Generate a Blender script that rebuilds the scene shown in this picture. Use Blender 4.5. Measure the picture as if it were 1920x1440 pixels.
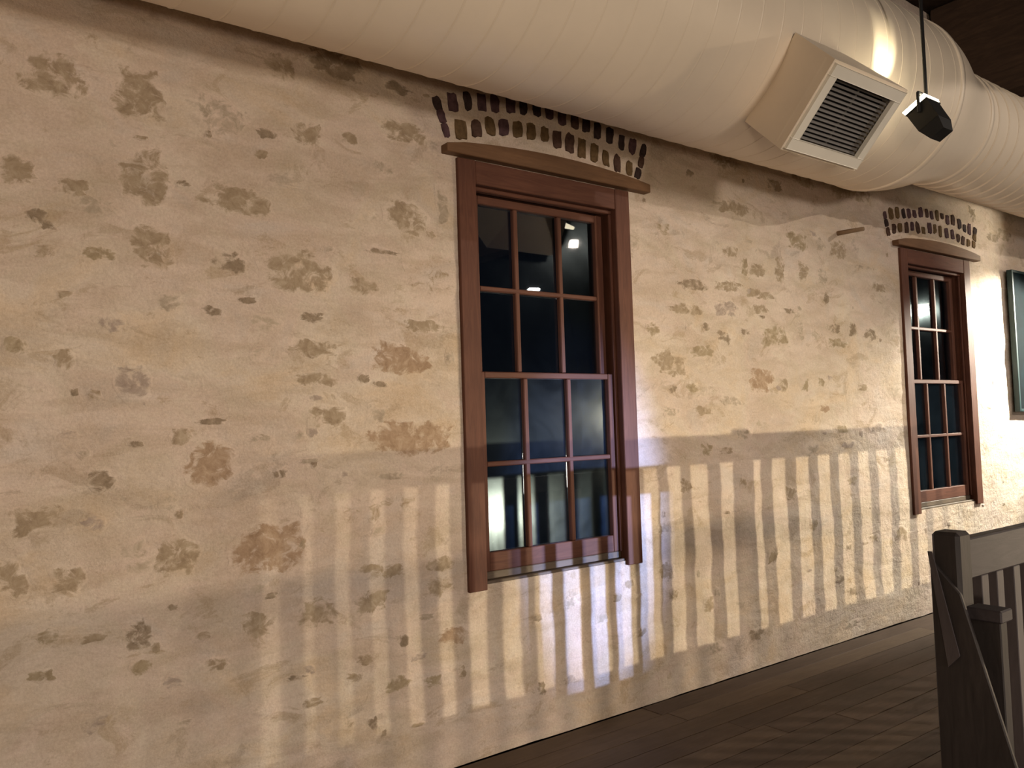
import bpy, bmesh, math, random
from mathutils import Vector, Matrix, noise

for o in list(bpy.data.objects):
    bpy.data.objects.remove(o)
SC = bpy.context.scene
C = SC.collection
random.seed(7)

# ------------------------------------------------------------------ camera
# world: x runs along the old wall (to the right), +y points into the wall
# (wall face at y = 0), z is up from the gallery floor.
cam_data = bpy.data.cameras.new('camera')
cam = bpy.data.objects.new('camera', cam_data)
C.objects.link(cam)
cr = (0.7984055, -0.6013196, -0.0310374)
cu = (-0.0060691, -0.0595812, 0.9982050)
cf = (0.6020895, 0.7967840, 0.0512195)
M = Matrix(((cr[0], cu[0], -cf[0], 0.0),
            (cr[1], cu[1], -cf[1], -2.856),
            (cr[2], cu[2], -cf[2], 1.345),
            (0, 0, 0, 1)))
cam.matrix_world = M
cam_data.sensor_fit = 'HORIZONTAL'
cam_data.sensor_width = 36.0
cam_data.lens = 29.163
cam_data.clip_start = 0.02
SC.camera = cam

# ------------------------------------------------------------------ world / exposure
w = bpy.data.worlds.new('night')
SC.world = w
w.use_nodes = True
w.node_tree.nodes['Background'].inputs[0].default_value = (0.010, 0.012, 0.018, 1)
w.node_tree.nodes['Background'].inputs[1].default_value = 0.25
SC.view_settings.view_transform = 'Standard'
SC.view_settings.look = 'None'
SC.view_settings.exposure = 0.0
SC.view_settings.gamma = 1.0
SC.view_settings.use_curve_mapping = False

# lamp table: colour, watts, cone (degrees), edge blend, source radius;
# the lamps themselves are built with their fixtures further down
LAMPS = {
    'gallery_flood': ((1.0, 0.85, 0.60), 2300, 33, 0.9, 0.035),
    'cool_spot':     ((0.36, 0.50, 1.0), 15500, 8.2, 0.8, 0.05),
    'warm_low':      ((1.0, 0.76, 0.50), 1500, 30, 1.0, 0.14),
    'room_a':        ((1.0, 0.88, 0.76), 30, 80, 0.6, 0.03),
    'room_b':        ((1.0, 0.86, 0.74), 440, 96, 0.7, 0.04),
    'fill_ambient':        ((1.0, 0.86, 0.75), 680, 125, 0.8, 0.40),
    'fill_low':   ((1.0, 0.79, 0.58), 300, 130, 0.8, 0.25),
    'duct_spot':     ((1.0, 0.88, 0.62), 18, 34, 0.4, 0.03),
    'duct_wash':     ((1.0, 0.92, 0.72), 260, 60, 0.7, 0.04),
    'picture_flood': ((1.0, 0.95, 0.80), 1000, 66, 0.45, 0.05),
}

# ------------------------------------------------------------------ helpers
def tag(o, label=None, cat=None, group=None, kind=None):
    if label: o['label'] = label
    if cat: o['category'] = cat
    if group: o['group'] = group
    if kind: o['kind'] = kind
    return o

def link(o, parent=None):
    C.objects.link(o)
    if parent is not None:
        o.parent = parent
        o.matrix_parent_inverse = parent_world(parent).inverted()
    return o

def parent_world(p):
    m = p.matrix_basis.copy()
    if p.parent is not None:
        m = parent_world(p.parent) @ p.matrix_parent_inverse @ m
    return m

def empty(name, loc, parent=None):
    e = bpy.data.objects.new(name, None)
    e.empty_display_size = 0.1
    e.location = loc
    return link(e, parent)

def mesh_obj(name, verts, faces, mat, parent=None, smooth=False):
    me = bpy.data.meshes.new(name)
    me.from_pydata([tuple(v) for v in verts], [], faces)
    me.update()
    if smooth:
        me.polygons.foreach_set('use_smooth', [True] * len(me.polygons))
    if mat: me.materials.append(mat)
    return link(bpy.data.objects.new(name, me), parent)

def bm_obj(name, bm, mat, parent=None, smooth=False):
    bmesh.ops.recalc_face_normals(bm, faces=bm.faces)
    me = bpy.data.meshes.new(name)
    bm.to_mesh(me); bm.free()
    if smooth:
        me.polygons.foreach_set('use_smooth', [True] * len(me.polygons))
    if mat: me.materials.append(mat)
    return link(bpy.data.objects.new(name, me), parent)

def bm_box(bm, x0, x1, y0, y1, z0, z1, bev=0.0, mat=None):
    r = bmesh.ops.create_cube(bm, size=1.0)
    vs = r['verts']
    for v in vs:
        v.co = Vector(((x0 + x1) / 2 + v.co.x * (x1 - x0),
                       (y0 + y1) / 2 + v.co.y * (y1 - y0),
                       (z0 + z1) / 2 + v.co.z * (z1 - z0)))
        if mat is not None: v.co = mat @ v.co
    if bev > 0:
        es = list({e for v in vs for e in v.link_edges})
        bmesh.ops.bevel(bm, geom=es, offset=bev, segments=1, affect='EDGES')

def box(name, x0, x1, y0, y1, z0, z1, mat, parent=None, bev=0.0):
    bm = bmesh.new()
    bm_box(bm, x0, x1, y0, y1, z0, z1, bev)
    return bm_obj(name, bm, mat, parent)

def prism(name, pts, axis, a, b, mat, parent=None, bev=0.0):
    """extrude a 2D polygon along an axis; pts are (y,z) for x, (x,z) for y"""
    bm = bmesh.new()
    def p3(p, t):
        return (t, p[0], p[1]) if axis == 'x' else (p[0], t, p[1])
    v0 = [bm.verts.new(p3(p, a)) for p in pts]
    v1 = [bm.verts.new(p3(p, b)) for p in pts]
    bm.faces.new(v0); bm.faces.new(v1[::-1])
    n = len(pts)
    for i in range(n):
        bm.faces.new((v0[i], v1[i], v1[(i + 1) % n], v0[(i + 1) % n]))
    if bev:
        bmesh.ops.bevel(bm, geom=list(bm.edges), offset=bev, segments=1, affect='EDGES')
    return bm_obj(name, bm, mat, parent)

def tube(bm, p0, p1, r, n=10, r1=None):
    p0, p1 = Vector(p0), Vector(p1)
    d = (p1 - p0); L = d.length
    q = d.to_track_quat('Z', 'Y').to_matrix().to_4x4()
    bmesh.ops.create_cone(bm, cap_ends=True, segments=n, radius1=r, radius2=r if r1 is None else r1,
                          depth=L, matrix=Matrix.Translation((p0 + p1) / 2) @ q)

# ------------------------------------------------------------------ materials
def newmat(name):
    m = bpy.data.materials.new(name)
    m.use_nodes = True
    nt = m.node_tree
    return m, nt, nt.nodes['Principled BSDF']

def node(nt, t, **kw):
    n = nt.nodes.new(t)
    for k, v in kw.items():
        if k.startswith('in_'):
            n.inputs[k[3:].replace('_', ' ')].default_value = v
        else:
            setattr(n, k, v)
    return n

def coords(nt, scale=(1, 1, 1), offs=(0, 0, 0)):
    tc = node(nt, 'ShaderNodeTexCoord')
    mp = node(nt, 'ShaderNodeMapping')
    mp.inputs['Scale'].default_value = scale
    mp.inputs['Location'].default_value = offs
    nt.links.new(tc.outputs['Object'], mp.inputs['Vector'])
    return mp.outputs['Vector']

def noise_n(nt, vec, scale, detail=5, rough=0.6, dist=0.0):
    n = node(nt, 'ShaderNodeTexNoise')
    n.inputs['Scale'].default_value = scale
    n.inputs['Detail'].default_value = detail
    n.inputs['Roughness'].default_value = rough
    n.inputs['Distortion'].default_value = dist
    nt.links.new(vec, n.inputs['Vector'])
    return n.outputs['Fac']

def ramp(nt, fac, stops):
    r = node(nt, 'ShaderNodeValToRGB')
    e = r.color_ramp.elements
    while len(e) < len(stops): e.new(0.5)
    for i, (p, c) in enumerate(stops):
        e[i].position = p
        e[i].color = (c[0], c[1], c[2], 1) if isinstance(c, tuple) else (c, c, c, 1)
    nt.links.new(fac, r.inputs['Fac'])
    return r.outputs['Color']

def mix(nt, fac, a, b, mode='MIX'):
    m = node(nt, 'ShaderNodeMix', data_type='RGBA', blend_type=mode)
    for s, v in (('Factor', fac), ('A', a), ('B', b)):
        sock = [i for i in m.inputs if i.name == s and (i.type == ('VALUE' if s == 'Factor' else 'RGBA'))][0]
        if hasattr(v, 'links'): nt.links.new(v, sock)
        elif s == 'Factor': sock.default_value = v
        else: sock.default_value = (*v, 1)
    return [o for o in m.outputs if o.type == 'RGBA'][0]

def bump(nt, fac, bsdf, strength, dist):
    b = node(nt, 'ShaderNodeBump')
    b.inputs['Strength'].default_value = strength
    b.inputs['Distance'].default_value = dist
    nt.links.new(fac, b.inputs['Height'])
    nt.links.new(b.outputs['Normal'], bsdf.inputs['Normal'])

def mat_plain(name, col, rough=0.6, metal=0.0, var=0.12, scale=8.0, spec=0.4):
    m, nt, b = newmat(name)
    v = coords(nt)
    f = noise_n(nt, v, scale)
    lo = tuple(c * (1 - var) for c in col); hi = tuple(min(1, c * (1 + var)) for c in col)
    nt.links.new(ramp(nt, f, [(0.3, lo), (0.7, hi)]), b.inputs['Base Color'])
    b.inputs['Roughness'].default_value = rough
    b.inputs['Metallic'].default_value = metal
    b.inputs['Specular IOR Level'].default_value = spec
    return m

def mat_plaster():
    m, nt, b = newmat('limewashed_plaster')
    c4, v, st = plaster_colour(nt)
    nt.links.new(c4, b.inputs['Base Color'])
    b.inputs['Roughness'].default_value = 0.92
    b.inputs['Specular IOR Level'].default_value = 0.15
    h = node(nt, 'ShaderNodeMath', operation='ADD')
    nt.links.new(noise_n(nt, v, 26, 7, 0.66), h.inputs[0])
    nt.links.new(st, h.inputs[1])
    bump(nt, h.outputs[0], b, 0.6, 0.02)
    return m

def plaster_colour(nt):
    v = coords(nt)
    big = noise_n(nt, v, 1.6, 4, 0.55)
    base = ramp(nt, big, [(0.30, (0.60, 0.505, 0.43)), (0.55, (0.70, 0.605, 0.525)), (0.75, (0.76, 0.68, 0.60))])
    # horizontal trowel / course streaks
    vs = coords(nt, (3.0, 1.0, 11.0))
    st = noise_n(nt, vs, 1.0, 6, 0.62, 0.6)
    stf = ramp(nt, st, [(0.46, 0.0), (0.64, 0.62)])
    c1 = mix(nt, stf, base, (0.50, 0.405, 0.305))
    # worn areas where the courses grin through
    wn = noise_n(nt, coords(nt, (2.4, 1, 5.0), (4, 0, 1)), 1.6, 7, 0.66, 0.7)
    c1 = mix(nt, ramp(nt, wn, [(0.48, 0.0), (0.60, 0.38), (0.72, 0.5)]), c1, (0.475, 0.385, 0.30))
    # small ragged bare patches
    vp = coords(nt, (5.0, 1.0, 9.0), (3.1, 0, 7.7))
    pt = noise_n(nt, vp, 1.0, 9, 0.68, 0.9)
    ptf = ramp(nt, pt, [(0.56, 0.0), (0.61, 0.55), (0.70, 0.8)])
    tint = ramp(nt, noise_n(nt, v, 2.3, 2), [(0.35, (0.40, 0.30, 0.185)), (0.5, (0.42, 0.325, 0.225)), (0.65, (0.39, 0.325, 0.265))])
    c2 = mix(nt, ptf, c1, tint)
    # chalky highlights
    ch = noise_n(nt, coords(nt, (7, 1, 9), (1, 0, 2)), 1.0, 6, 0.7)
    chf = ramp(nt, ch, [(0.60, 0.0), (0.70, 0.45)])
    c3 = mix(nt, chf, c2, (0.80, 0.74, 0.64))
    # drifting hue of the old washes: rose, straw and lilac greys
    hu = noise_n(nt, coords(nt, (1, 1, 1.5), (5, 2, 8)), 3.2, 5, 0.6, 0.5)
    hc = ramp(nt, hu, [(0.32, (1.0, 0.90, 0.74)), (0.46, (0.97, 0.95, 0.90)), (0.56, (1.0, 0.93, 0.90)), (0.70, (0.90, 0.90, 0.93))])
    c3 = mix(nt, 0.85, c3, hc, 'MULTIPLY')
    # fine grain
    gr = noise_n(nt, v, 130, 3, 0.7)
    c4 = mix(nt, 0.22, c3, ramp(nt, gr, [(0.35, (0.45, 0.36, 0.28)), (0.65, (0.85, 0.76, 0.64))]))
    return c4, v, st

def mat_stone(name, dark, mid, light, fleck=0.0):
    """bare stone; the limewash laps raggedly over its rim ('bare' = 0 at the rim, 1 inside)"""
    m, nt, b = newmat(name)
    v = coords(nt)
    f = noise_n(nt, v, 24, 9, 0.72, 0.8)
    c = ramp(nt, f, [(0.34, dark), (0.5, mid), (0.66, light)])
    pc, _, st = plaster_colour(nt)
    at = node(nt, 'ShaderNodeAttribute', attribute_name='bare')
    l = noise_n(nt, coords(nt, (1, 1, 1.3), (9, 0, 4)), 17, 9, 0.68, 0.6)
    ad = node(nt, 'ShaderNodeMath', operation='MULTIPLY_ADD')
    nt.links.new(l, ad.inputs[0]); ad.inputs[1].default_value = 1.5
    nt.links.new(at.outputs['Fac'], ad.inputs[2])
    e = 1.06 + fleck
    lf = ramp(nt, ad.outputs[0], [(0.0, 0.0), (1.0, 1.0)])
    mr = node(nt, 'ShaderNodeMapRange', interpolation_type='SMOOTHSTEP')
    nt.links.new(ad.outputs[0], mr.inputs['Value'])
    mr.inputs['From Min'].default_value = e - 0.08; mr.inputs['From Max'].default_value = e + 0.18
    mr.inputs['To Max'].default_value = 0.92
    c = mix(nt, mr.outputs[0], pc, c)
    nt.links.new(c, b.inputs['Base Color'])
    b.inputs['Roughness'].default_value = 0.93
    b.inputs['Specular IOR Level'].default_value = 0.15
    bump(nt, noise_n(nt, v, 36, 6, 0.7), b, 0.5, 0.010)
    return m

def mat_wood(name, a, bb, grain=(1, 1, 1), rough=0.45, knots=0.0, spec=0.4):
    m, nt, b = newmat(name)
    v = coords(nt, grain)
    f = noise_n(nt, v, 6, 7, 0.62, 1.2)
    c = ramp(nt, f, [(0.28, a), (0.72, bb)])
    f2 = noise_n(nt, coords(nt), 2.2, 3)
    c = mix(nt, ramp(nt, f2, [(0.4, 0.0), (0.7, 0.45)]), c, tuple(x * 0.62 for x in a))
    nt.links.new(c, b.inputs['Base Color'])
    b.inputs['Roughness'].default_value = rough
    b.inputs['Specular IOR Level'].default_value = spec
    bump(nt, f, b, 0.2, 0.003)
    return m

def mat_emit(name, col, strength):
    m, nt, b = newmat(name)
    b.inputs['Base Color'].default_value = (0.8, 0.8, 0.8, 1)
    b.inputs['Emission Color'].default_value = (*col, 1)
    b.inputs['Emission Strength'].default_value = strength
    return m

def mat_glass(name, d0, d1):
    """old window pane: clear, with a thin film of dust"""
    m, nt, b = newmat(name)
    nt.nodes.remove(b)
    out = [n for n in nt.nodes if n.type == 'OUTPUT_MATERIAL'][0]
    tr = node(nt, 'ShaderNodeBsdfTransparent'); tr.inputs[0].default_value = (0.75, 0.82, 0.9, 1)
    gl = node(nt, 'ShaderNodeBsdfGlossy'); gl.inputs['Roughness'].default_value = 0.015
    fr = node(nt, 'ShaderNodeFresnel'); fr.inputs['IOR'].default_value = 1.5
    m1 = node(nt, 'ShaderNodeMixShader')
    nt.links.new(fr.outputs[0], m1.inputs[0]); nt.links.new(tr.outputs[0], m1.inputs[1]); nt.links.new(gl.outputs[0], m1.inputs[2])
    df = node(nt, 'ShaderNodeBsdfDiffuse'); df.inputs[0].default_value = (0.20, 0.33, 0.48, 1)
    hz = node(nt, 'ShaderNodeBsdfGlossy'); hz.inputs['Roughness'].default_value = 0.16
    hz.inputs[0].default_value = (0.6, 0.75, 0.8, 1)
    m2 = node(nt, 'ShaderNodeMixShader'); m2.inputs[0].default_value = 0.5
    nt.links.new(df.outputs[0], m2.inputs[1]); nt.links.new(hz.outputs[0], m2.inputs[2])
    dust = ramp(nt, noise_n(nt, coords(nt), 4.0, 6, 0.65, 0.6), [(0.3, d0), (0.75, d1)])
    m3 = node(nt, 'ShaderNodeMixShader')
    nt.links.new(dust, m3.inputs[0]); nt.links.new(m1.outputs[0], m3.inputs[1]); nt.links.new(m2.outputs[0], m3.inputs[2])
    nt.links.new(m3.outputs[0], out.inputs['Surface'])
    return m

PLASTER = mat_plaster()
STONE = {
    'b': mat_stone('stone_brown', (0.27, 0.20, 0.13), (0.36, 0.28, 0.19), (0.45, 0.365, 0.265)),
    'g': mat_stone('stone_grey', (0.33, 0.265, 0.195), (0.41, 0.34, 0.26), (0.50, 0.42, 0.335), 0.08),
    'o': mat_stone('stone_ochre', (0.28, 0.185, 0.115), (0.385, 0.27, 0.18), (0.49, 0.37, 0.265), -0.04),
    'p': mat_stone('stone_mauve', (0.31, 0.245, 0.20), (0.39, 0.315, 0.265), (0.47, 0.395, 0.335), 0.05),
    'd': mat_stone('stone_dark', (0.19, 0.145, 0.095), (0.28, 0.215, 0.15), (0.38, 0.305, 0.22)),
    'l': mat_stone('stone_olive', (0.26, 0.20, 0.12), (0.36, 0.285, 0.185), (0.45, 0.37, 0.26)),
    's': mat_stone('stone_flecked', (0.30, 0.22, 0.14), (0.38, 0.29, 0.195), (0.46, 0.37, 0.265), 0.22),
    'f': mat_stone('stone_faint', (0.40, 0.325, 0.24), (0.47, 0.39, 0.30), (0.55, 0.465, 0.37), 0.14),
}
BRICK = [mat_plain('brick_' + n, c, 0.9, var=0.35, scale=40, spec=0.1) for n, c in
         (('umber', (0.085, 0.05, 0.038)), ('ochre', (0.14, 0.09, 0.045)), ('plum', (0.095, 0.055, 0.06)), ('black', (0.05, 0.034, 0.032)))]
MORTAR = mat_plain('lime_mortar', (0.66, 0.58, 0.47), 0.95, var=0.12, scale=12, spec=0.1)
CEDAR_V = mat_wood('red_brown_timber_upright', (0.095, 0.036, 0.023), (0.165, 0.068, 0.042), (7, 7, 0.7), 0.62, spec=0.25)
CEDAR_H = mat_wood('red_brown_timber_level', (0.095, 0.036, 0.023), (0.165, 0.068, 0.042), (0.7, 7, 7), 0.62, spec=0.25)
HEADER = mat_wood('dark_header_timber', (0.13, 0.065, 0.03), (0.22, 0.115, 0.055), (0.7, 7, 7), 0.6)
SILL = mat_wood('weathered_sill', (0.10, 0.072, 0.05), (0.185, 0.14, 0.10), (0.8, 6, 6), 0.6)
GLASS = {'lower_sash': mat_glass('dusty_glass', 0.010, 0.040), 'upper_sash': mat_glass('cleaner_glass', 0.002, 0.008)}
DUCTM = mat_plain('cream_painted_steel', (0.87, 0.755, 0.60), 0.42, var=0.04, scale=3, spec=0.5)
SEAMM = mat_plain('cream_painted_seam', (0.83, 0.715, 0.56), 0.42, var=0.04, scale=3, spec=0.5)
VENTW = mat_plain('white_register_paint', (0.80, 0.76, 0.66), 0.5, var=0.03)
VENTB = mat_plain('grey_louvre_paint', (0.15, 0.14, 0.13), 0.5, var=0.1)
DARK = mat_plain('dark_void', (0.012, 0.012, 0.013), 0.8, var=0.1)
BLACK = mat_plain('black_metal', (0.010, 0.010, 0.010), 0.5, 0.0, 0.2)
RAILW = mat_wood('grey_brown_rail_timber', (0.036, 0.030, 0.035), (0.062, 0.052, 0.058), (0.8, 6, 6), 0.6)
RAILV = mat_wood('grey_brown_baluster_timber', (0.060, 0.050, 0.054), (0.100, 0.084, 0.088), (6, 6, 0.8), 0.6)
NEWELM = mat_wood('dark_newel_timber', (0.020, 0.016, 0.016), (0.045, 0.037, 0.036), (6, 6, 0.8), 0.6)
PLANKS = [mat_wood('floor_board_%s' % n, a, b, (0.6, 5, 5), 0.62, spec=0.25) for n, a, b in
          (('umber', (0.078, 0.050, 0.034), (0.130, 0.089, 0.062)),
           ('walnut', (0.066, 0.043, 0.031), (0.112, 0.075, 0.054)),
           ('tan', (0.095, 0.064, 0.042), (0.145, 0.102, 0.070)))]
CEILM = mat_plain('dark_roof_boards', (0.03, 0.02, 0.014), 0.9, var=0.5, scale=9, spec=0.1)
BEAMM = mat_wood('brown_roof_beam', (0.05, 0.028, 0.017), (0.10, 0.058, 0.034), (5, 0.7, 5), 0.8)
ROOMM = mat_plain('far_room_plaster', (0.06, 0.065, 0.075), 0.9, var=0.15, scale=2, spec=0.1)
LOWERM = mat_plain('lower_floor_boards', (0.10, 0.075, 0.055), 0.6, var=0.2, scale=3)
TEAL_EDGE = mat_plain('dark_teal_edge', (0.01, 0.03, 0.032), 0.5)

# ------------------------------------------------------------------ survey of the wall (metres: x, z, width, height)
STONES = [
    (0.416,2.475,0.162,0.132,'b'), (0.665,2.479,0.145,0.171,'b'), (0.917,2.459,0.184,0.123,'g'), (0.679,2.196,0.14,0.178,'b'), (0.308,2.162,0.086,0.085,'b'), (0.459,2.133,0.087,0.051,'b'),
    (0.535,2.087,0.116,0.052,'g'), (0.376,2.023,0.079,0.05,'d'), (0.95,2.163,0.163,0.091,'b'), (0.694,1.973,0.109,0.113,'b'), (0.386,1.926,0.057,0.036,'b'), (0.537,1.934,0.089,0.044,'l'),
    (0.947,1.947,0.096,0.064,'d'), (0.744,1.789,0.081,0.06,'g'), (0.886,1.771,0.061,0.029,'d'), (0.564,1.707,0.078,0.065,'p'), (0.436,1.794,0.035,0.023,'b'), (0.309,1.626,0.06,0.048,'l'),
    (0.435,1.592,0.055,0.063,'b'), (0.629,1.523,0.089,0.113,'p'), (0.463,1.49,0.021,0.03,'d'), (0.52,1.485,0.036,0.027,'b'), (0.878,1.394,0.096,0.018,'d'), (0.78,1.347,0.061,0.053,'b'),
    (0.638,1.326,0.041,0.02,'d'), (0.873,1.242,0.148,0.132,'o'), (0.535,1.218,0.07,0.066,'d'), (0.49,1.3,0.036,0.03,'g'), (0.741,1.131,0.047,0.052,'g'), (0.348,1.11,0.146,0.073,'b'),
    (0.518,1.088,0.066,0.043,'p'), (0.438,0.921,0.084,0.077,'b'), (0.29,0.946,0.081,0.093,'b'), (0.634,0.967,0.123,0.091,'f'), (0.759,0.952,0.124,0.111,'b'), (1.063,0.953,0.225,0.155,'o'),
    (0.39,0.759,0.062,0.041,'l'), (0.512,0.738,0.071,0.026,'b'), (0.639,0.724,0.079,0.097,'d'), (0.845,0.684,0.059,0.031,'b'), (0.746,0.794,0.033,0.021,'d'), (0.373,0.648,0.067,0.034,'l'),
    (0.886,0.584,0.07,0.038,'b'), (0.749,0.551,0.059,0.034,'p'), (0.649,0.622,0.06,0.04,'l'), (0.515,0.479,0.086,0.054,'p'), (0.782,0.408,0.067,0.027,'g'), (1.027,0.689,0.101,0.08,'b'),
    (1.368,2.737,0.244,0.092,'d'), (1.624,2.715,0.097,0.044,'d'), (1.143,2.677,0.101,0.096,'b'), (1.65,2.534,0.191,0.096,'b'), (1.244,2.45,0.122,0.085,'b'), (1.41,2.461,0.063,0.052,'b'),
    (1.087,2.42,0.067,0.031,'d'), (1.034,2.158,0.123,0.092,'b'), (1.562,2.38,0.09,0.051,'g'), (1.455,2.277,0.055,0.042,'f'), (1.65,2.193,0.166,0.121,'b'), (1.828,2.259,0.063,0.17,'g'),
    (1.194,1.928,0.229,0.138,'b'), (1.76,1.949,0.248,0.188,'s'), (1.462,1.898,0.109,0.066,'b'), (1.539,2.042,0.14,0.019,'d'), (1.476,2.175,0.087,0.033,'f'), (1.008,1.814,0.057,0.021,'d'),
    (1.072,1.734,0.093,0.053,'f'), (1.245,1.77,0.096,0.032,'d'), (1.261,1.655,0.163,0.063,'b'), (1.724,1.758,0.189,0.047,'b'), (1.62,1.626,0.235,0.11,'o'), (1.051,1.629,0.073,0.045,'f'),
    (1.259,1.539,0.142,0.047,'b'), (1.845,1.638,0.042,0.061,'g'), (1.296,1.403,0.148,0.067,'b'), (1.502,1.41,0.082,0.057,'g'), (1.046,1.333,0.084,0.026,'g'), (1.187,1.334,0.048,0.035,'g'),
    (1.669,1.306,0.352,0.147,'o'), (1.575,1.169,0.135,0.025,'g'), (1.118,1.204,0.047,0.03,'d'), (1.242,1.23,0.029,0.023,'d'), (1.479,1.037,0.405,0.161,'s'), (1.521,0.809,0.178,0.064,'b'),
    (1.777,0.806,0.105,0.059,'b'), (1.77,0.721,0.105,0.071,'b'), (1.248,0.696,0.168,0.095,'b'), (1.46,0.7,0.146,0.083,'b'), (1.027,0.811,0.071,0.04,'f'), (1.829,0.521,0.132,0.059,'o'),
    (1.602,0.536,0.037,0.048,'d'), (1.697,0.61,0.073,0.025,'g'), (1.428,0.498,0.066,0.035,'b'), (1.56,0.377,0.115,0.052,'l'), (1.226,0.385,0.081,0.03,'b'), (1.162,0.484,0.075,0.018,'d'),
    (1.458,0.254,0.035,0.047,'d'), (1.719,0.356,0.078,0.045,'l'), (1.857,0.362,0.036,0.05,'b'), (1.348,0.285,0.118,0.049,'s'), (1.214,0.502,0.04,0.03,'p'), (3.671,2.771,0.249,0.084,'d'),
    (3.37,2.642,0.059,0.04,'d'), (3.703,2.508,0.269,0.078,'b'), (3.147,2.317,0.087,0.072,'l'), (4.114,2.702,0.145,0.064,'d'), (4.416,2.768,0.211,0.066,'b'), (4.863,2.786,0.47,0.119,'b'),
    (3.677,2.26,0.128,0.059,'b'), (3.802,2.192,0.066,0.084,'l'), (3.916,2.184,0.127,0.073,'b'), (4.131,2.197,0.103,0.119,'b'), (4.364,2.211,0.098,0.103,'b'), (4.563,2.202,0.103,0.132,'g'),
    (4.325,2.393,0.173,0.091,'l'), (4.747,2.373,0.168,0.109,'b'), (4.553,2.409,0.103,0.093,'g'), (3.362,2.053,0.21,0.062,'d'), (3.641,2.069,0.236,0.053,'b'), (3.935,2.046,0.235,0.049,'b'),
    (3.3,1.925,0.247,0.05,'b'), (3.615,1.945,0.207,0.082,'p'), (3.928,1.964,0.137,0.055,'b'), (4.211,1.968,0.094,0.031,'d'), (4.586,2.073,0.058,0.066,'d'), (3.04,1.805,0.084,0.07,'l'),
    (3.332,1.835,0.075,0.05,'f'), (3.463,1.836,0.052,0.04,'d'), (3.604,1.794,0.116,0.058,'d'), (3.78,1.827,0.075,0.036,'d'), (4.041,1.817,0.251,0.117,'l'), (4.302,1.85,0.064,0.114,'g'),
    (4.446,1.828,0.1,0.077,'f'), (4.638,1.885,0.116,0.06,'d'), (4.852,1.888,0.086,0.075,'d'), (5.056,1.866,0.192,0.069,'d'), (5.333,1.878,0.232,0.122,'f'), (3.167,1.646,0.237,0.119,'b'),
    (3.416,1.71,0.178,0.056,'l'), (3.908,1.557,0.174,0.12,'o'), (3.328,1.516,0.074,0.044,'l'), (3.182,1.51,0.048,0.038,'d'), (4.318,1.535,0.064,0.069,'l'), (4.49,1.556,0.067,0.045,'l'),
    (4.114,1.534,0.071,0.074,'b'), (4.94,1.522,0.099,0.041,'b'), (5.348,1.502,0.15,0.078,'f'), (3.396,1.397,0.135,0.044,'b'), (3.159,1.395,0.11,0.048,'g'), (3.638,1.445,0.189,0.046,'g'),
    (4.515,1.395,0.09,0.039,'o'), (4.693,1.268,0.105,0.046,'l'), (5.105,1.264,0.155,0.055,'p'), (3.88,1.316,0.163,0.047,'f'), (3.42,1.193,0.101,0.061,'l'), (4.743,1.171,0.154,0.046,'p'),
    (4.357,1.161,0.151,0.069,'g'), (3.58,1.181,0.079,0.034,'b'), (3.717,1.265,0.11,0.052,'g'), (4.665,1.797,0.222,0.053,'l'), (5.197,2.182,0.159,0.057,'b'), (5.015,2.296,0.306,0.035,'g'),
    (2.952,2.254,0.067,0.15,'f'), (4.131,0.915,0.102,0.066,'b'), (4.782,0.949,0.107,0.052,'b'), (3.385,0.396,0.083,0.075,'b'), (3.071,0.821,0.084,0.052,'g'), (3.24,1.02,0.088,0.064,'b'),
    (3.711,1.003,0.055,0.052,'b'), (4.334,0.713,0.075,0.068,'b'), (3.94,0.589,0.087,0.07,'l'), (4.582,0.372,0.09,0.044,'d'), (4.99,0.567,0.1,0.053,'b'), (3.758,0.183,0.11,0.056,'d'),
    (3.412,0.175,0.142,0.048,'g'), (3.078,0.612,0.099,0.088,'b'), (3.117,0.489,0.077,0.052,'b'), (2.449,0.551,0.069,0.042,'g'), (2.263,0.515,0.053,0.027,'g'), (2.427,0.215,0.068,0.046,'p'),
    (2.818,0.583,0.063,0.035,'b'), (2.266,0.214,0.041,0.063,'d'), (3.452,0.454,0.051,0.049,'g'), (4.718,0.273,0.105,0.064,'d'), (5.317,0.567,0.134,0.082,'b'), (2.639,0.449,0.066,0.038,'g'),
    (2.738,0.532,0.055,0.034,'b'), (2.895,0.345,0.065,0.035,'b'), (3.898,0.043,0.142,0.04,'g'), (4.7,0.083,0.151,0.038,'g'), (6.927,2.712,0.208,0.069,'d'), (7.122,2.756,0.235,0.088,'b'),
    (6.585,2.858,0.124,0.1,'d'),
]
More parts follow.
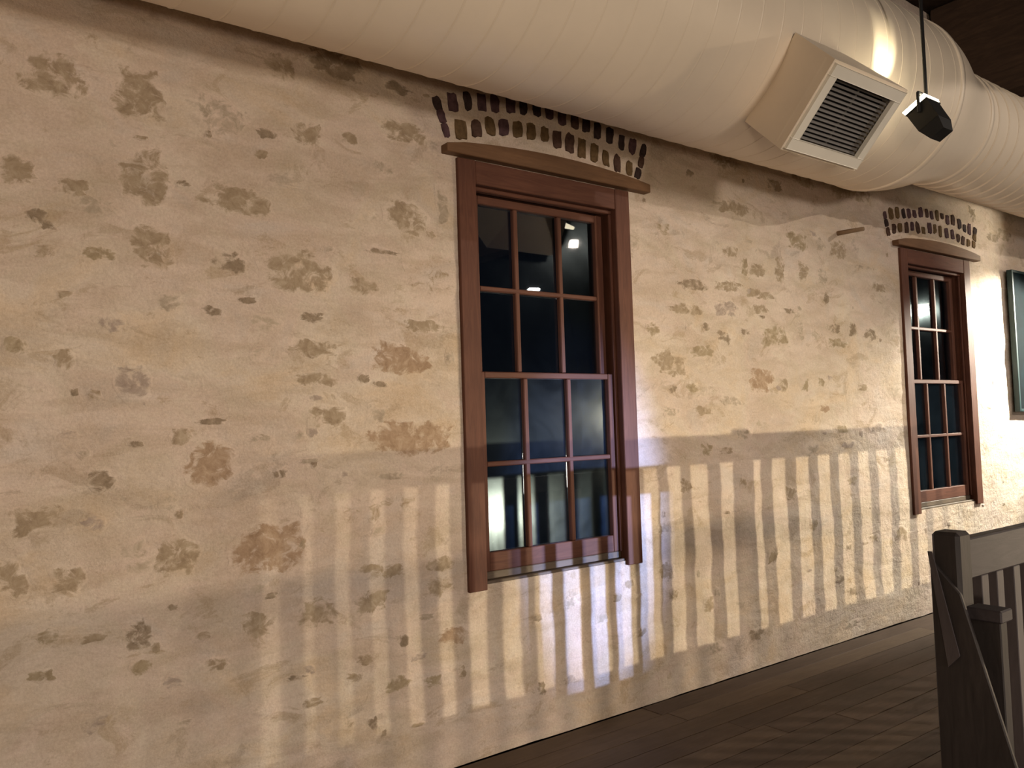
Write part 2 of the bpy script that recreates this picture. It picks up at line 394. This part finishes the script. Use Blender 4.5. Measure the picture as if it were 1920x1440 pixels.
BRICKS_1 = [
    (1.929,2.604,0.058,0.086), (2.008,2.622,0.056,0.076), (2.082,2.646,0.054,0.083), (2.154,2.657,0.055,0.078), (2.232,2.663,0.053,0.076), (2.308,2.665,0.055,0.08),
    (2.389,2.669,0.049,0.072), (2.464,2.661,0.053,0.088), (2.541,2.66,0.056,0.093), (2.616,2.648,0.051,0.097), (2.696,2.64,0.051,0.091), (2.77,2.626,0.043,0.083),
    (2.845,2.613,0.044,0.093), (2.926,2.6,0.042,0.078), (1.892,2.708,0.05,0.072), (1.967,2.733,0.041,0.085), (2.043,2.743,0.047,0.077), (2.115,2.753,0.046,0.075),
    (2.199,2.759,0.051,0.061), (2.27,2.765,0.042,0.061), (2.346,2.768,0.047,0.05), (2.421,2.771,0.046,0.05), (2.497,2.765,0.052,0.06), (2.575,2.762,0.046,0.061),
    (2.646,2.76,0.05,0.065), (2.719,2.745,0.046,0.076), (2.798,2.737,0.049,0.077), (2.878,2.722,0.039,0.081), (2.951,2.712,0.047,0.075), (1.816,2.692,0.039,0.062),
    (1.834,2.642,0.039,0.062), (1.853,2.584,0.032,0.063), (3.026,2.705,0.037,0.076), (3.011,2.648,0.034,0.062), (2.986,2.586,0.04,0.061),
]
BRICKS_2 = [
    (5.437,2.604,0.05,0.069), (5.511,2.617,0.053,0.061), (5.598,2.627,0.052,0.082), (5.68,2.648,0.047,0.064), (5.759,2.649,0.049,0.082), (5.836,2.637,0.05,0.055),
    (5.928,2.663,0.055,0.079), (6.005,2.668,0.043,0.069), (6.085,2.661,0.047,0.084), (6.179,2.659,0.052,0.079), (6.264,2.66,0.046,0.075), (6.345,2.639,0.048,0.062),
    (6.42,2.629,0.053,0.067), (6.504,2.621,0.05,0.061), (5.406,2.702,0.061,0.077), (5.487,2.718,0.051,0.078), (5.57,2.723,0.047,0.068), (5.646,2.733,0.053,0.068),
    (5.725,2.742,0.049,0.059), (5.809,2.763,0.052,0.074), (5.893,2.768,0.042,0.07), (5.965,2.765,0.046,0.064), (6.051,2.772,0.045,0.078), (6.132,2.778,0.039,0.044),
    (6.209,2.762,0.049,0.075), (6.29,2.768,0.048,0.08), (6.379,2.75,0.054,0.085), (6.46,2.727,0.049,0.063), (6.542,2.728,0.052,0.089), (5.321,2.677,0.045,0.052),
    (5.338,2.628,0.045,0.052), (5.36,2.575,0.041,0.06), (6.627,2.72,0.049,0.064), (6.614,2.674,0.049,0.059), (6.589,2.617,0.045,0.055),
]

# ------------------------------------------------------------------ the old wall
W1, W2 = 1.898, 5.475           # left edges of the window casings (1.00 m wide)
WZ0, WZ1 = 0.674, 2.477
CEIL_Z = 4.28
WX0, WX1 = -3.0, 11.0

def relief(x, z):
    """how far the plaster stands out of the y = 0 plane (towards the room)"""
    v = 0.010 * noise.noise(Vector((x * 1.3, 0.0, z * 1.9)))
    v += 0.007 * noise.noise(Vector((x * 4.1, 3.3, z * 7.0)))
    v += 0.0035 * noise.noise(Vector((x * 12.0, 8.1, z * 17.0)))
    k = 1.0
    for wx in (W1, W2):          # dressed flat beside the joinery
        dx = max(wx - x, x - (wx + 1.0), 0.0); dz = max(WZ0 - z, z - WZ1, 0.0)
        k = min(k, min(1.0, (dx * dx + dz * dz) ** 0.5 / 0.12))
    return v * (0.15 + 0.85 * k)

def axis_lines(a, b, step, fixed):
    pts = sorted([a, b] + fixed)
    out = []
    for p, q in zip(pts, pts[1:]):
        n = max(1, round((q - p) / step))
        out += [p + (q - p) * i / n for i in range(n)]
    return out + [b]

wall = None
def build_wall():
    global wall
    xs = axis_lines(WX0, WX1, 0.028, [W1 + 0.02, W1 + 0.98, W2 + 0.02, W2 + 0.98])
    zs = axis_lines(0.0, CEIL_Z, 0.026, [WZ0 + 0.02, WZ1 - 0.02])
    verts = [(x, -relief(x, z), z) for z in zs for x in xs]
    nx = len(xs)
    def hole(cx, cz):
        return any(wx + 0.02 < cx < wx + 0.98 for wx in (W1, W2)) and WZ0 + 0.02 < cz < WZ1 - 0.02
    faces = []
    for j in range(len(zs) - 1):
        for i in range(nx - 1):
            if hole((xs[i] + xs[i + 1]) / 2, (zs[j] + zs[j + 1]) / 2): continue
            a = j * nx + i
            faces.append((a, a + 1, a + nx + 1, a + nx))
    # thickness: back face and the reveals of the two openings
    def quad(p):
        k = len(verts); verts.extend(p); faces.append((k, k + 1, k + 2, k + 3))
    T = 0.142
    for wx in (W1, W2):
        x0, x1, z0, z1 = wx + 0.02, wx + 0.98, WZ0 + 0.02, WZ1 - 0.02
        quad([(x0, 0, z0), (x0, T, z0), (x0, T, z1), (x0, 0, z1)])
        quad([(x1, 0, z0), (x1, 0, z1), (x1, T, z1), (x1, T, z0)])
        quad([(x0, 0, z0), (x1, 0, z0), (x1, T, z0), (x0, T, z0)])
        quad([(x0, 0, z1), (x0, T, z1), (x1, T, z1), (x1, 0, z1)])
    for a, b in ((WX0, W1 + 0.02), (W1 + 0.98, W2 + 0.02), (W2 + 0.98, WX1)):
        quad([(a, T, 0), (a, T, CEIL_Z), (b, T, CEIL_Z), (b, T, 0)])
    for wx in (W1, W2):
        quad([(wx + .02, T, 0), (wx + .02, T, WZ0 + .02), (wx + .98, T, WZ0 + .02), (wx + .98, T, 0)])
        quad([(wx + .02, T, WZ1 - .02), (wx + .02, T, CEIL_Z), (wx + .98, T, CEIL_Z), (wx + .98, T, WZ1 - .02)])
    wall = mesh_obj('wall_back', verts, faces, PLASTER, None, True)
    tag(wall, 'worn limewashed rubble stone wall', None, None, 'structure')
build_wall()

def stone(cx, cz, sx, sz, tone, rng):
    sx, sz = sx * 1.22, sz * 1.25
    n = 26 if max(sx, sz) > 0.08 else 16
    ph = rng.random() * 100
    sq = rng.uniform(0.35, 0.75)         # how blocky the outline is
    skew = rng.uniform(-0.18, 0.18)
    ring = []
    for i in range(n):
        a = 2 * math.pi * i / n
        c, s = math.cos(a), math.sin(a)
        k = (abs(c) ** 4 + abs(s) ** 4) ** -0.25
        r = (1 - sq) + sq * k
        r *= 1.0 + 0.36 * noise.noise(Vector((c * 1.6 + ph, s * 1.6, ph))) + 0.26 * noise.noise(Vector((c * 5 + ph, s * 5, 3.0))) + rng.uniform(-0.10, 0.10)
        x = c * r * sx / 2; z = s * r * sz / 2 + skew * x * sz / max(sx, sz)
        ring.append((x, z))
    verts, faces = [], []
    for f, h in ((1.0, 0.0006), (0.84, 0.0022), (0.52, 0.0040)):
        for x, z in ring:
            X, Z = cx + x * f, cz + z * f
            verts.append((X, -relief(X, Z) - h - (0.002 * noise.noise(Vector((X * 30, 1, Z * 30))) if f < 1 else 0), Z))
    verts.append((cx, -relief(cx, cz) - 0.005, cz))
    for r in (0, 1):
        for i in range(n):
            j = (i + 1) % n
            faces.append((r * n + i, r * n + j, (r + 1) * n + j, (r + 1) * n + i))
    for i in range(n):
        faces.append((2 * n + i, 2 * n + (i + 1) % n, 3 * n))
    o = mesh_obj('stone', verts, faces, STONE[tone], wall, True)
    at = o.data.attributes.new('bare', 'FLOAT', 'POINT')
    at.data.foreach_set('value', [0.0] * n + [0.30] * n + [0.46] * n + [0.48])

rng = random.Random(11)
def over_window(x, z, sx, sz, m=0.0):
    for wx in (W1, W2):
        if wx - 0.09 - sx / 2 - m < x < wx + 1.09 + sx / 2 + m and WZ0 - sz / 2 - m < z < WZ1 + 0.34 + sz / 2 + m:
            return True
    return False
for (x, z, sx, sz, t) in STONES:
    if z - sz / 2 < 0.03: continue
    stone(x, z, sx, sz, t, rng)
# small scattered bare spots between the larger stones
cnt = 0
while cnt < 70:
    x, z = rng.uniform(0.0, 7.0), rng.uniform(0.12, 2.75)
    sx, sz = rng.uniform(0.02, 0.07), rng.uniform(0.012, 0.035)
    if over_window(x, z, sx, sz, 0.01): continue
    stone(x, z, sx, sz, rng.choice('gfdbp'), rng); cnt += 1

# ------------------------------------------------------------------ brick arches over the windows
def brick(x, z, sx, sz, lean, idx, rng):
    bm = bmesh.new()
    n = 12
    ring = []
    for i in range(n):
        a = 2 * math.pi * (i + 0.5) / n
        c, s = math.cos(a), math.sin(a)
        k = min(1 / max(abs(c), 1e-6), 1 / max(abs(s), 1e-6)) * 0.55 + 0.47
        j = 1 + rng.uniform(-0.13, 0.13)
        ring.append((c * k * sx / 2 * j, s * k * sz / 2 * j))
    cl, sl = math.cos(lean), math.sin(lean)
    def P(u, v, h):
        X, Z = x + u * cl + v * sl, z - u * sl + v * cl
        return bm.verts.new((X, -relief(X, Z) - h, Z))
    r0 = [P(u, v, -0.006) for u, v in ring]
    r1 = [P(u * 0.92, v * 0.94, 0.006 + rng.uniform(-.001, .0015)) for u, v in ring]
    for i in range(n):
        j = (i + 1) % n
        bm.faces.new((r0[i], r0[j], r1[j], r1[i]))
    bm.faces.new(r1)
    bm_obj('brick', bm, BRICK[idx], wall)

def arch(bricks, wx, palette, rng):
    cx = wx + 0.52
    for k, (x, z, sx, sz) in enumerate(bricks):
        if k >= 14 and k < len(bricks) - 6 and wx == W1:
            zb = z - sz / 2; sz = max(sz, 0.082); z = zb + sz / 2   # course runs up behind the duct
        lean = (x - cx) * 0.18 if k < len(bricks) - 6 else (x - cx) * 0.52
        brick(x, z, sx, sz, lean, palette(k, rng), rng)
arch(BRICKS_1, W1, lambda k, r: r.choice((0, 1, 1, 2, 0)) if k < 14 else r.choice((3, 3, 0, 2)), rng)
arch(BRICKS_2, W2, lambda k, r: r.choice((0, 1, 2, 2, 1)) if k < 14 else r.choice((3, 0, 2, 1)), rng)

# ------------------------------------------------------------------ sash windows
def window(n, wx, label):
    root = tag(empty('window_%d' % n, (wx + 0.5, 0, WZ0)), label, None, None, 'structure')
    PX = -0.018                                         # casing stands just proud of the plaster
    def B(name, x0, x1, y0, y1, z0, z1, mat, par=root, bev=0.003):
        return box(name, wx + x0, wx + x1, y0, y1, z0, z1, mat, par, bev)
    # casing boards line the opening
    B('casing_stile', 0.0, 0.090, PX, 0.14, WZ0, WZ1, CEDAR_V)
    B('casing_stile', 0.905, 1.0, PX, 0.14, WZ0, WZ1, CEDAR_V)
    B('casing_head', 0.0905, 0.9045, PX + 0.002, 0.14, 2.376, WZ1, CEDAR_H)
    B('head_stop', 0.0905, 0.9045, 0.012, 0.045, 2.357, 2.3755, CEDAR_H, bev=0.004)
    B('sill', 0.0905, 0.9045, 0.004, 0.14, WZ0 + 0.002, 0.706, SILL)
    B('sill_nosing', 0.0905, 0.9045, 0.030, 0.14, 0.7065, 0.738, SILL)
    # inner stops that carry the two sashes
    for a, b in ((0.0905, 0.108), (0.890, 0.9045)):
        B('sash_stop', a, b, 0.016, 0.028, 0.7385, 2.3565, CEDAR_V, bev=0.002)
    # arched header board
    pts = [(wx - 0.068, 2.483), (wx + 1.127, 2.483), (wx + 1.127, 2.524)]
    for i in range(1, 14):
        t = i / 14
        pts.append((wx + 1.127 - 1.195 * t, 2.522 + 0.040 * math.sin(math.pi * t) ** 0.8))
    pts.append((wx - 0.068, 2.518))
    prism('header_board', pts, 'y', -0.045, 0.01, HEADER, root, 0.003)
    # sashes
    def sash(name, x0, x1, z0, z1, y0, y1, stile, top, bot, mx, mz):
        s = empty(name, (wx + (x0 + x1) / 2, (y0 + y1) / 2, z0), root)
        B('stile', x0, x0 + stile, y0, y1, z0, z1, CEDAR_V, s)
        B('stile', x1 - stile, x1, y0, y1, z0, z1, CEDAR_V, s)
        gx0, gx1 = x0 + stile, x1 - stile
        B('top_rail', gx0, gx1, y0 + .001, y1 - .001, z1 - top, z1, CEDAR_H, s)
        B('bottom_rail', gx0, gx1, y0 + .001, y1 - .001, z0, z0 + bot, CEDAR_H, s)
        gz0, gz1 = z0 + bot, z1 - top
        hw = 0.0125
        for m in mx: B('muntin', m - hw, m + hw, y0 + .003, y1 - .006, gz0, gz1, CEDAR_V, s, 0.004)
        for q in mz: B('muntin', gx0, gx1, y0 + .002, y1 - .005, q - hw * 0.85, q + hw * 0.85, CEDAR_H, s, 0.004)
        xs = [gx0] + list(mx) + [gx1]; zs = [gz0] + list(mz) + [gz1]
        yg = (y0 + y1) / 2 + 0.006
        for i in range(3):
            for j in range(2):
                a = xs[i] + (hw if i else 0); b = xs[i + 1] - (hw if i < 2 else 0)
                c = zs[j] + (hw if j else 0); e = zs[j + 1] - (hw if j < 1 else 0)
                box('glass_pane', wx + a, wx + b, yg, yg + 0.003, c, e, GLASS[name], s)
    sash('upper_sash', 0.109, 0.889, 1.556, 2.3565, 0.066, 0.100, 0.045, 0.036, 0.030, (0.360, 0.619), (1.949,))
    sash('lower_sash', 0.109, 0.889, 0.7385, 1.582, 0.029, 0.063, 0.030, 0.026, 0.078, (0.361, 0.614), (1.188,))
    return root
window(1, W1, 'six-over-six timber sash window, the large near one')
window(2, W2, 'six-over-six timber sash window, the far one beside the picture')

# ------------------------------------------------------------------ floor, ceiling and the rest of the room
floor = box('floor', WX0, WX1, -1.80, 0.30, -0.30, -0.022, PLANKS[1])
tag(floor, 'dark timber gallery floor', None, None, 'structure')
landing = box('floor_landing', WX0, 2.20, -6.0, -1.801, -0.30, -0.022, PLANKS[1])
tag(landing, 'dark timber landing floor', None, None, 'structure')
def boards(parent, x0, x1, y0, y1, rng):
    w = 0.132
    ny = int(round((y1 - y0) / w)); w = (y1 - y0) / ny
    for j in range(ny):
        x = x0 - rng.uniform(0, 1.8)
        while x < x1:
            L = rng.uniform(1.9, 2.8)
            a, b = max(x, x0), min(x + L, x1)
            if b - a > 0.02:
                box('floor_board', a + .0012, b - .0012, y0 + j * w + .0015, y0 + (j + 1) * w - .0015, -0.0215,
                    rng.uniform(-0.0015, 0.0008), rng.choice(PLANKS), parent, 0.0008)
            x += L
boards(floor, -0.5, WX1, -1.795, -0.012, rng)
boards(landing, -0.5, 2.20, -4.2, -1.805, rng)

tag(box('ceiling', WX0, WX1, -14.0, 0.30, CEIL_Z + .005, CEIL_Z + 0.2, CEILM), 'dark boarded roof', None, None, 'structure')
tag(box('trim_1', 6.05, 6.30, -13.9, -0.03, 3.52, CEIL_Z, BEAMM, None, 0.01), 'brown timber cross beam under the dark roof', None, None, 'structure')
tag(box('wall_front', WX0, WX1, -14.2, -14.0, -3.0, CEIL_Z, ROOMM), 'far wall across the hall', None, None, 'structure')
tag(box('wall_left', WX0 - 0.2, WX0, -14.0, 0.3, -3.0, CEIL_Z, ROOMM), 'end wall of the hall', None, None, 'structure')
tag(box('wall_right', WX1, WX1 + 0.2, -14.0, 0.3, -3.0, CEIL_Z, ROOMM), 'end wall of the hall past the picture', None, None, 'structure')
tag(box('floor_lower', WX0, WX1, -14.0, 0.3, -3.2, -3.0, LOWERM), 'lower hall floor below the gallery', None, None, 'structure')

# ------------------------------------------------------------------ spiral duct
DY, DZ = -0.511, 3.052
RA, RB, XA, XB = 0.461, 0.335, 4.35, 4.98
DXL, DXR = -2.9, 10.9
def ring_pts(x, r, n=96):
    return [(x, DY + r * math.cos(2 * math.pi * i / n), DZ + r * math.sin(2 * math.pi * i / n)) for i in range(n)]
def duct_tube(name, stations, parent, mat=DUCTM, n=96):
    verts, faces = [], []
    for x, r in stations: verts += ring_pts(x, r, n)
    for k in range(len(stations) - 1):
        for i in range(n):
            j = (i + 1) % n
            faces.append((k * n + i, (k + 1) * n + i, (k + 1) * n + j, k * n + j))
    return mesh_obj(name, verts, faces, mat, parent, True)
duct = tag(empty('ventilation_duct', (0, DY, DZ - RA)),
           'large cream spiral air duct running along the top of the wall', 'duct')
duct_tube('wide_duct_run', [(DXL, RA)] + [(DXL + (XA - DXL) * i / 20, RA) for i in range(1, 21)], duct)
st = []
for i in range(17):
    t = i / 16; s = t * t * (3 - 2 * t)
    st.append((XA + (XB - XA) * t, RA + (RB - RA) * s))
duct_tube('reducer', st, duct)
duct_tube('narrow_duct_run', [(XB + (DXR - XB) * i / 16, RB) for i in range(17)], duct)
def seam(name, x0, x1, r, pitch, parent, rise=0.0022):
    """raised lock seam that spirals round the duct"""
    n = 64; verts, faces = [], []
    tot = int((x1 - x0) / pitch * n)
    prof = ((-0.006, -0.001), (-0.0025, rise), (0.0025, rise), (0.006, -0.001))
    for k in range(tot + 1):
        a = 2 * math.pi * k / n; x = x0 + pitch * k / n
        for dx, h in prof:
            verts.append((x + dx, DY + (r + h) * math.cos(a), DZ + (r + h) * math.sin(a)))
    for k in range(tot):
        for q in range(3):
            b = k * 4 + q
            faces.append((b, b + 4, b + 5, b + 1))
    return mesh_obj(name, verts, faces, SEAMM, parent, True)
seam('spiral_seam', -0.6, XA - 0.05, RA, 0.13, duct)
seam('spiral_seam', XB + 0.02, 9.5, RB, 0.13, duct, 0.008)
# collar bands at both ends of the reducer
for x, r in ((XA, RA), (XB, RB)):
    duct_tube('collar_band', [(x - .02, r - .002), (x - .018, r + .006), (x + .018, r + .006), (x + .02, r - .002)], duct)

def register(xc, hx, hv, beta, r0, r1, neck_hx, duct_parent, blades, along):
    """boxed air register standing off the duct; beta = angle below level, facing the room"""
    n = Vector((0, -math.cos(beta), -math.sin(beta))); v = Vector((0, math.sin(beta), -math.cos(beta)))
    ux = Vector((1, 0, 0)); c0 = Vector((xc, DY, DZ))
    def P(u, vv, h): return c0 + ux * u + v * vv + n * h
    root = empty('air_register', P(0, 0, r1), duct_parent)
    bm = bmesh.new()
    lo = [bm.verts.new(P(a * neck_hx, b * hv * 1.04, r0)) for a, b in ((-1, -1), (1, -1), (1, 1), (-1, 1))]
    hi = [bm.verts.new(P(a * hx, b * hv, r1)) for a, b in ((-1, -1), (1, -1), (1, 1), (-1, 1))]
    inn = [bm.verts.new(P(a * (hx - .012), b * (hv - .012), r1)) for a, b in ((-1, -1), (1, -1), (1, 1), (-1, 1))]
    dp = [bm.verts.new(P(a * (hx - .012), b * (hv - .012), r1 - .05)) for a, b in ((-1, -1), (1, -1), (1, 1), (-1, 1))]
    for i in range(4):
        j = (i + 1) % 4
        bm.faces.new((lo[i], lo[j], hi[j], hi[i])); bm.faces.new((hi[i], hi[j], inn[j], inn[i])); bm.faces.new((inn[i], inn[j], dp[j], dp[i]))
    bm_obj('register_box', bm, DUCTM, root)
    basis = Matrix((( *ux, 0), ( *v, 0), ( *n, 0), (0, 0, 0, 1))).transposed()
    basis.translation = c0
    def rb(name, a0, a1, b0, b1, h0, h1, mat, bev=0.002):
        b = bmesh.new(); bm_box(b, a0, a1, b0, b1, h0, h1, bev, basis); return bm_obj(name, b, mat, root)
    fw = 0.045 if hv > .12 else 0.02
    e = 0.012
    rb('frame_bar', -hx + e, hx - e, -hv + e, -hv + e + fw, r1 - .004, r1 + .012, VENTW)
    rb('frame_bar', -hx + e, hx - e, hv - e - fw, hv - e, r1 - .004, r1 + .012, VENTW)
    rb('frame_bar', -hx + e, -hx + e + fw, -hv + e + fw, hv - e - fw, r1 - .004, r1 + .012, VENTW)
    rb('frame_bar', hx - e - fw, hx - e, -hv + e + fw, hv - e - fw, r1 - .004, r1 + .012, VENTW)
    gx, gv = hx - e - fw, hv - e - fw
    rb('register_back', -gx, gx, -gv, gv, r1 - .048, r1 - .042, DARK)
    for k in range(blades):
        b = bmesh.new()
        if along:
            q = -gv + 2 * gv * (k + .5) / blades
            m = basis @ Matrix.Translation((0, q, r1 - .012)) @ Matrix.Rotation(math.radians(50), 4, 'X')
            bm_box(b, -gx, gx, -.0065, .0065, -.0008, .0008, 0, m)
        else:
            q = -gx + 2 * gx * (k + .5) / blades
            m = basis @ Matrix.Translation((q, 0, r1 - .010)) @ Matrix.Rotation(math.radians(30), 4, 'Y')
            bm_box(b, -.008, .008, -gv, gv, -.001, .001, 0, m)
        bm_obj('louvre_blade', b, VENTB if along else VENTW, root)
    if along: rb('centre_bar', -.004, .004, -gv, gv, r1 - .022, r1 - .016, VENTB, 0)
    return root
register(3.106, 0.268, 0.186, math.radians(43), 0.43, 0.735, 0.180, duct, 15, True)

# ------------------------------------------------------------------ gallery railing
rail = tag(empty('gallery_railing', (2.42, -1.70, 0)), 'grey-brown timber balustrade with square newel beside the gallery floor', 'railing')
box('top_rail', 2.4605, 9.7, -1.722, -1.680, 0.869, 0.983, RAILW, rail, 0.004)
box('kick_board', 2.4605, 9.7, -1.716, -1.686, 0.001, 0.0915, RAILW, rail, 0.002)
box('bottom_rail', 2.4605, 9.7, -1.722, -1.680, 0.092, 0.135, RAILW, rail, 0.003)
bm = bmesh.new()
bm_box(bm, 2.382, 2.460, -1.739, -1.661, 0.0, 1.010, 0.010)
bm_obj('newel_post', bm, NEWELM, rail)
for px in (4.62, 7.05, 9.66):
    box('post', px - .05, px + .05, -1.745, -1.655, 0.0, 0.868, RAILV, rail, 0.004)
    bm = bmesh.new(); bm_box(bm, px - .05, px + .05, -1.745, -1.723, 0.8685, 1.0, 0.004); bm_obj('post_face', bm, RAILV, rail)
bx = [2.575, 2.674, 2.79]
x = 2.79
while x < 9.5:
    x += 0.118 if x < 3.1 else (0.138 if x < 4.2 else 0.178)
    if all(abs(x - p) > 0.09 for p in (4.62, 7.05, 9.66)): bx.append(x)
src = {}
for x in bx:
    hw = 0.022 if x < 4.25 else 0.033
    if hw not in src:
        o = box('baluster', x - hw, x + hw, -1.719, -1.683, 0.1355, 0.8685, RAILV, rail, 0.002); src[hw] = (o, x)
    else:
        o0, x0 = src[hw]
        o = o0.copy(); C.objects.link(o); o.location.x = o0.location.x + (x - x0)
# raking brace that stiffens the end newel, and the short level return on its room side
prism('raking_brace', [(-1.662, 0.001), (-1.662, 0.935), (-1.742, 0.845), (-1.972, 0.001)], 'x', 2.368, 2.3815, NEWELM, rail, 0.003)
prism('brace_lit_sliver', [(-1.660, 0.955), (-1.672, 0.955), (-1.733, 0.675), (-1.700, 0.640)], 'x', 2.363, 2.3675, RAILV, rail)  # sliver of light on the brace, modelled as a paler strip
box('return_ledge', 2.40, 2.47, -1.832, -1.7395, 0.772, 0.806, RAILW, rail, 0.004)
box('return_panel', 2.415, 2.455, -1.822, -1.7395, 0.0, 0.7715, NEWELM, rail, 0.003)

# ------------------------------------------------------------------ peg in the wall and the picture
pg = bmesh.new()
tube(pg, (4.746, 0.03, 2.490), (4.750, -0.172, 2.482), 0.015, 10, 0.013)
tag(bm_obj('wooden_peg', pg, mat_wood('old_peg_wood', (0.26, 0.17, 0.10), (0.38, 0.27, 0.17), (5, 1, 5), 0.8), None, True),
    'short wooden peg sticking out of the wall left of the far window', 'peg')

def picture():
    root = tag(empty('picture', (7.95, -0.03, 1.345)), 'dark teal picture hanging on the brightly lit wall', 'picture')
    m, nt, b = newmat('teal_canvas')
    v = coords(nt)
    c = ramp(nt, noise_n(nt, v, 2.6, 6, 0.65, 1.0), [(0.30, (0.0010, 0.0035, 0.0045)), (0.55, (0.0018, 0.006, 0.0075)), (0.75, (0.004, 0.014, 0.020))])
    nt.links.new(c, b.inputs['Base Color']); b.inputs['Roughness'].default_value = 0.9; b.inputs['Specular IOR Level'].default_value = 0.1
    box('canvas', 7.115, 8.785, -0.055, -0.045, 1.36, 2.44, m, root)
    for nme, a in (('frame_side', (7.09, 7.1145, 1.338, 2.462)), ('frame_side', (8.7855, 8.81, 1.338, 2.462)),
                   ('frame_edge', (7.115, 8.785, 1.338, 1.3595)), ('frame_edge', (7.115, 8.785, 2.4405, 2.462))):
        box(nme, a[0], a[1], -0.062, -0.022, a[2], a[3], TEAL_EDGE, root, 0.002)
picture()

# ------------------------------------------------------------------ lamps and their fixtures
def spot(name, lamp, loc, target, parent, scale=(1, 1, 1)):
    col, watts, cone, blend, rad = LAMPS[lamp]
    L = bpy.data.lights.new(name, 'SPOT')
    L.color = col; L.energy = watts; L.spot_size = math.radians(cone); L.spot_blend = blend; L.shadow_soft_size = rad
    o = bpy.data.objects.new(name, L)
    o.location = loc
    o.rotation_euler = (Vector(target) - Vector(loc)).to_track_quat('-Z', 'Y').to_euler()
    o.scale = scale
    return link(o, parent)

def floodlight(lamp, loc, target, label, group=None, stem=None, size=1.0, glow=6.0, scale=(1, 1, 1)):
    """black floodlight: tapered housing, bright lens, flange, yoke and a drop rod or pole"""
    col = LAMPS[lamp][0]
    loc, target = Vector(loc), Vector(target)
    q = (target - loc).to_track_quat('-Z', 'Y').to_matrix().to_4x4()
    B = Matrix.Translation(loc) @ q
    root = tag(empty('floodlight', loc), label, 'spotlight', group)
    s = size
    def frustum(name, a, za, b, zb, mat, cap=True):
        bm = bmesh.new()
        r0 = [bm.verts.new(B @ Vector((u * a[0] * s, v * a[1] * s, za * s))) for u, v in ((-1, -1), (1, -1), (1, 1), (-1, 1))]
        r1 = [bm.verts.new(B @ Vector((u * b[0] * s, v * b[1] * s, zb * s))) for u, v in ((-1, -1), (1, -1), (1, 1), (-1, 1))]
        for i in range(4):
            j = (i + 1) % 4; bm.faces.new((r0[i], r0[j], r1[j], r1[i]))
        if cap: bm.faces.new(r0); bm.faces.new(r1[::-1])
        return bm_obj(name, bm, mat, root)
    frustum('housing', (.066, .056), 0.0, (.064, .054), 0.105, BLACK)
    frustum('housing_back', (.063, .053), 0.1055, (.046, .036), 0.165, BLACK)
    frustum('bezel', (.071, .061), -0.006, (.0685, .0585), -0.0005, BLACK)
    frustum('diffuser', (.071, .062), -0.028, (.068, .058), -0.0065, mat_emit('lamp_glow_' + lamp, col, glow))
    up = Vector((0, 0, 1)); side = (B.to_3x3() @ Vector((1, 0, 0))).normalized()
    a, b = loc + side * .080 * s, loc - side * .080 * s
    ctr = B @ Vector((0, 0, .035 * s)) - loc
    sgn = 1 if (stem is None or stem > loc.z) else -1
    top = up * .095 * s * sgn
    y = bmesh.new()
    for p0, p1 in ((a + ctr, a + ctr + top), (b + ctr, b + ctr + top), (a + ctr + top, b + ctr + top)):
        tube(y, p0, p1, .008 * s, 8)
    bm_obj('yoke', y, BLACK, root)
    if stem is not None:
        r = bmesh.new()
        p = loc + ctr + top
        tube(r, p, (p.x, p.y, stem), .0085 * s if sgn > 0 else .02, 10)
        bm_obj('drop_rod' if sgn > 0 else 'pole', r, BLACK, root)
    f = (target - loc).normalized()
    spot('lamp', lamp, loc + f * .036 * s, target, root, scale)
    return root

# the fixture in view, hung in front of the duct
floodlight('duct_spot', (3.600, -1.125, 2.665), (3.600, -0.865, 3.139), 'black floodlight hanging on a thin rod in front of the duct',
           stem=CEIL_Z, size=0.9, glow=20)
# fixtures beyond the frame, ending with added fill lights
floodlight('picture_flood', (8.0, -0.98, 2.36), (7.00, 0.0, 1.62), 'black floodlight aimed at the teal picture', stem=CEIL_Z)
floodlight('duct_wash', (8.30, -1.05, 2.38), (6.6, -0.60, 2.72), 'black floodlight past the picture, turned up under the duct', stem=CEIL_Z)
floodlight('gallery_flood', (8.25, -8.50, -0.14), (3.95, 0, 0.55), 'floodlight on a tall pole across the hall, aimed at the railing', stem=-3.0, glow=40, scale=(1.0, 0.78, 1.0))
floodlight('cool_spot', (8.0, -12.5, 0.04), (2.64, 0, 0.92), 'cool white spotlight on a pole at the far wall', stem=-3.0, glow=8, scale=(0.50, 1.0, 1.0))
floodlight('warm_low', (10.4, -7.4, 1.50), (0.9, 0, 0.35), 'warm floodlight on a pole in the hall', stem=-3.0, glow=8)
floodlight('room_a', (6.45, -5.0, 3.055), (6.3, -4.6, 0.0), 'ceiling spotlight in the middle of the hall', stem=CEIL_Z, glow=40)
floodlight('room_b', (8.03, -6.0, 4.00), (4.9, 0.0, 0.6), 'ceiling spotlight nearest the far end wall', stem=CEIL_Z, glow=40)
floodlight('fill_ambient', (1.6, -8.6, 1.75), (4.0, 0, 2.0), 'big warm fill light added behind the landing', stem=CEIL_Z, glow=4, size=2.2)  # unseen fill, added as soft ambient for the wall
floodlight('fill_low', (-1.8, -5.2, 0.75), (0.8, 0, 2.6), 'warm fill light added on a short pole at the back of the landing', stem=0.0, glow=4)  # unseen fill, added to brighten the duct underside and left wall
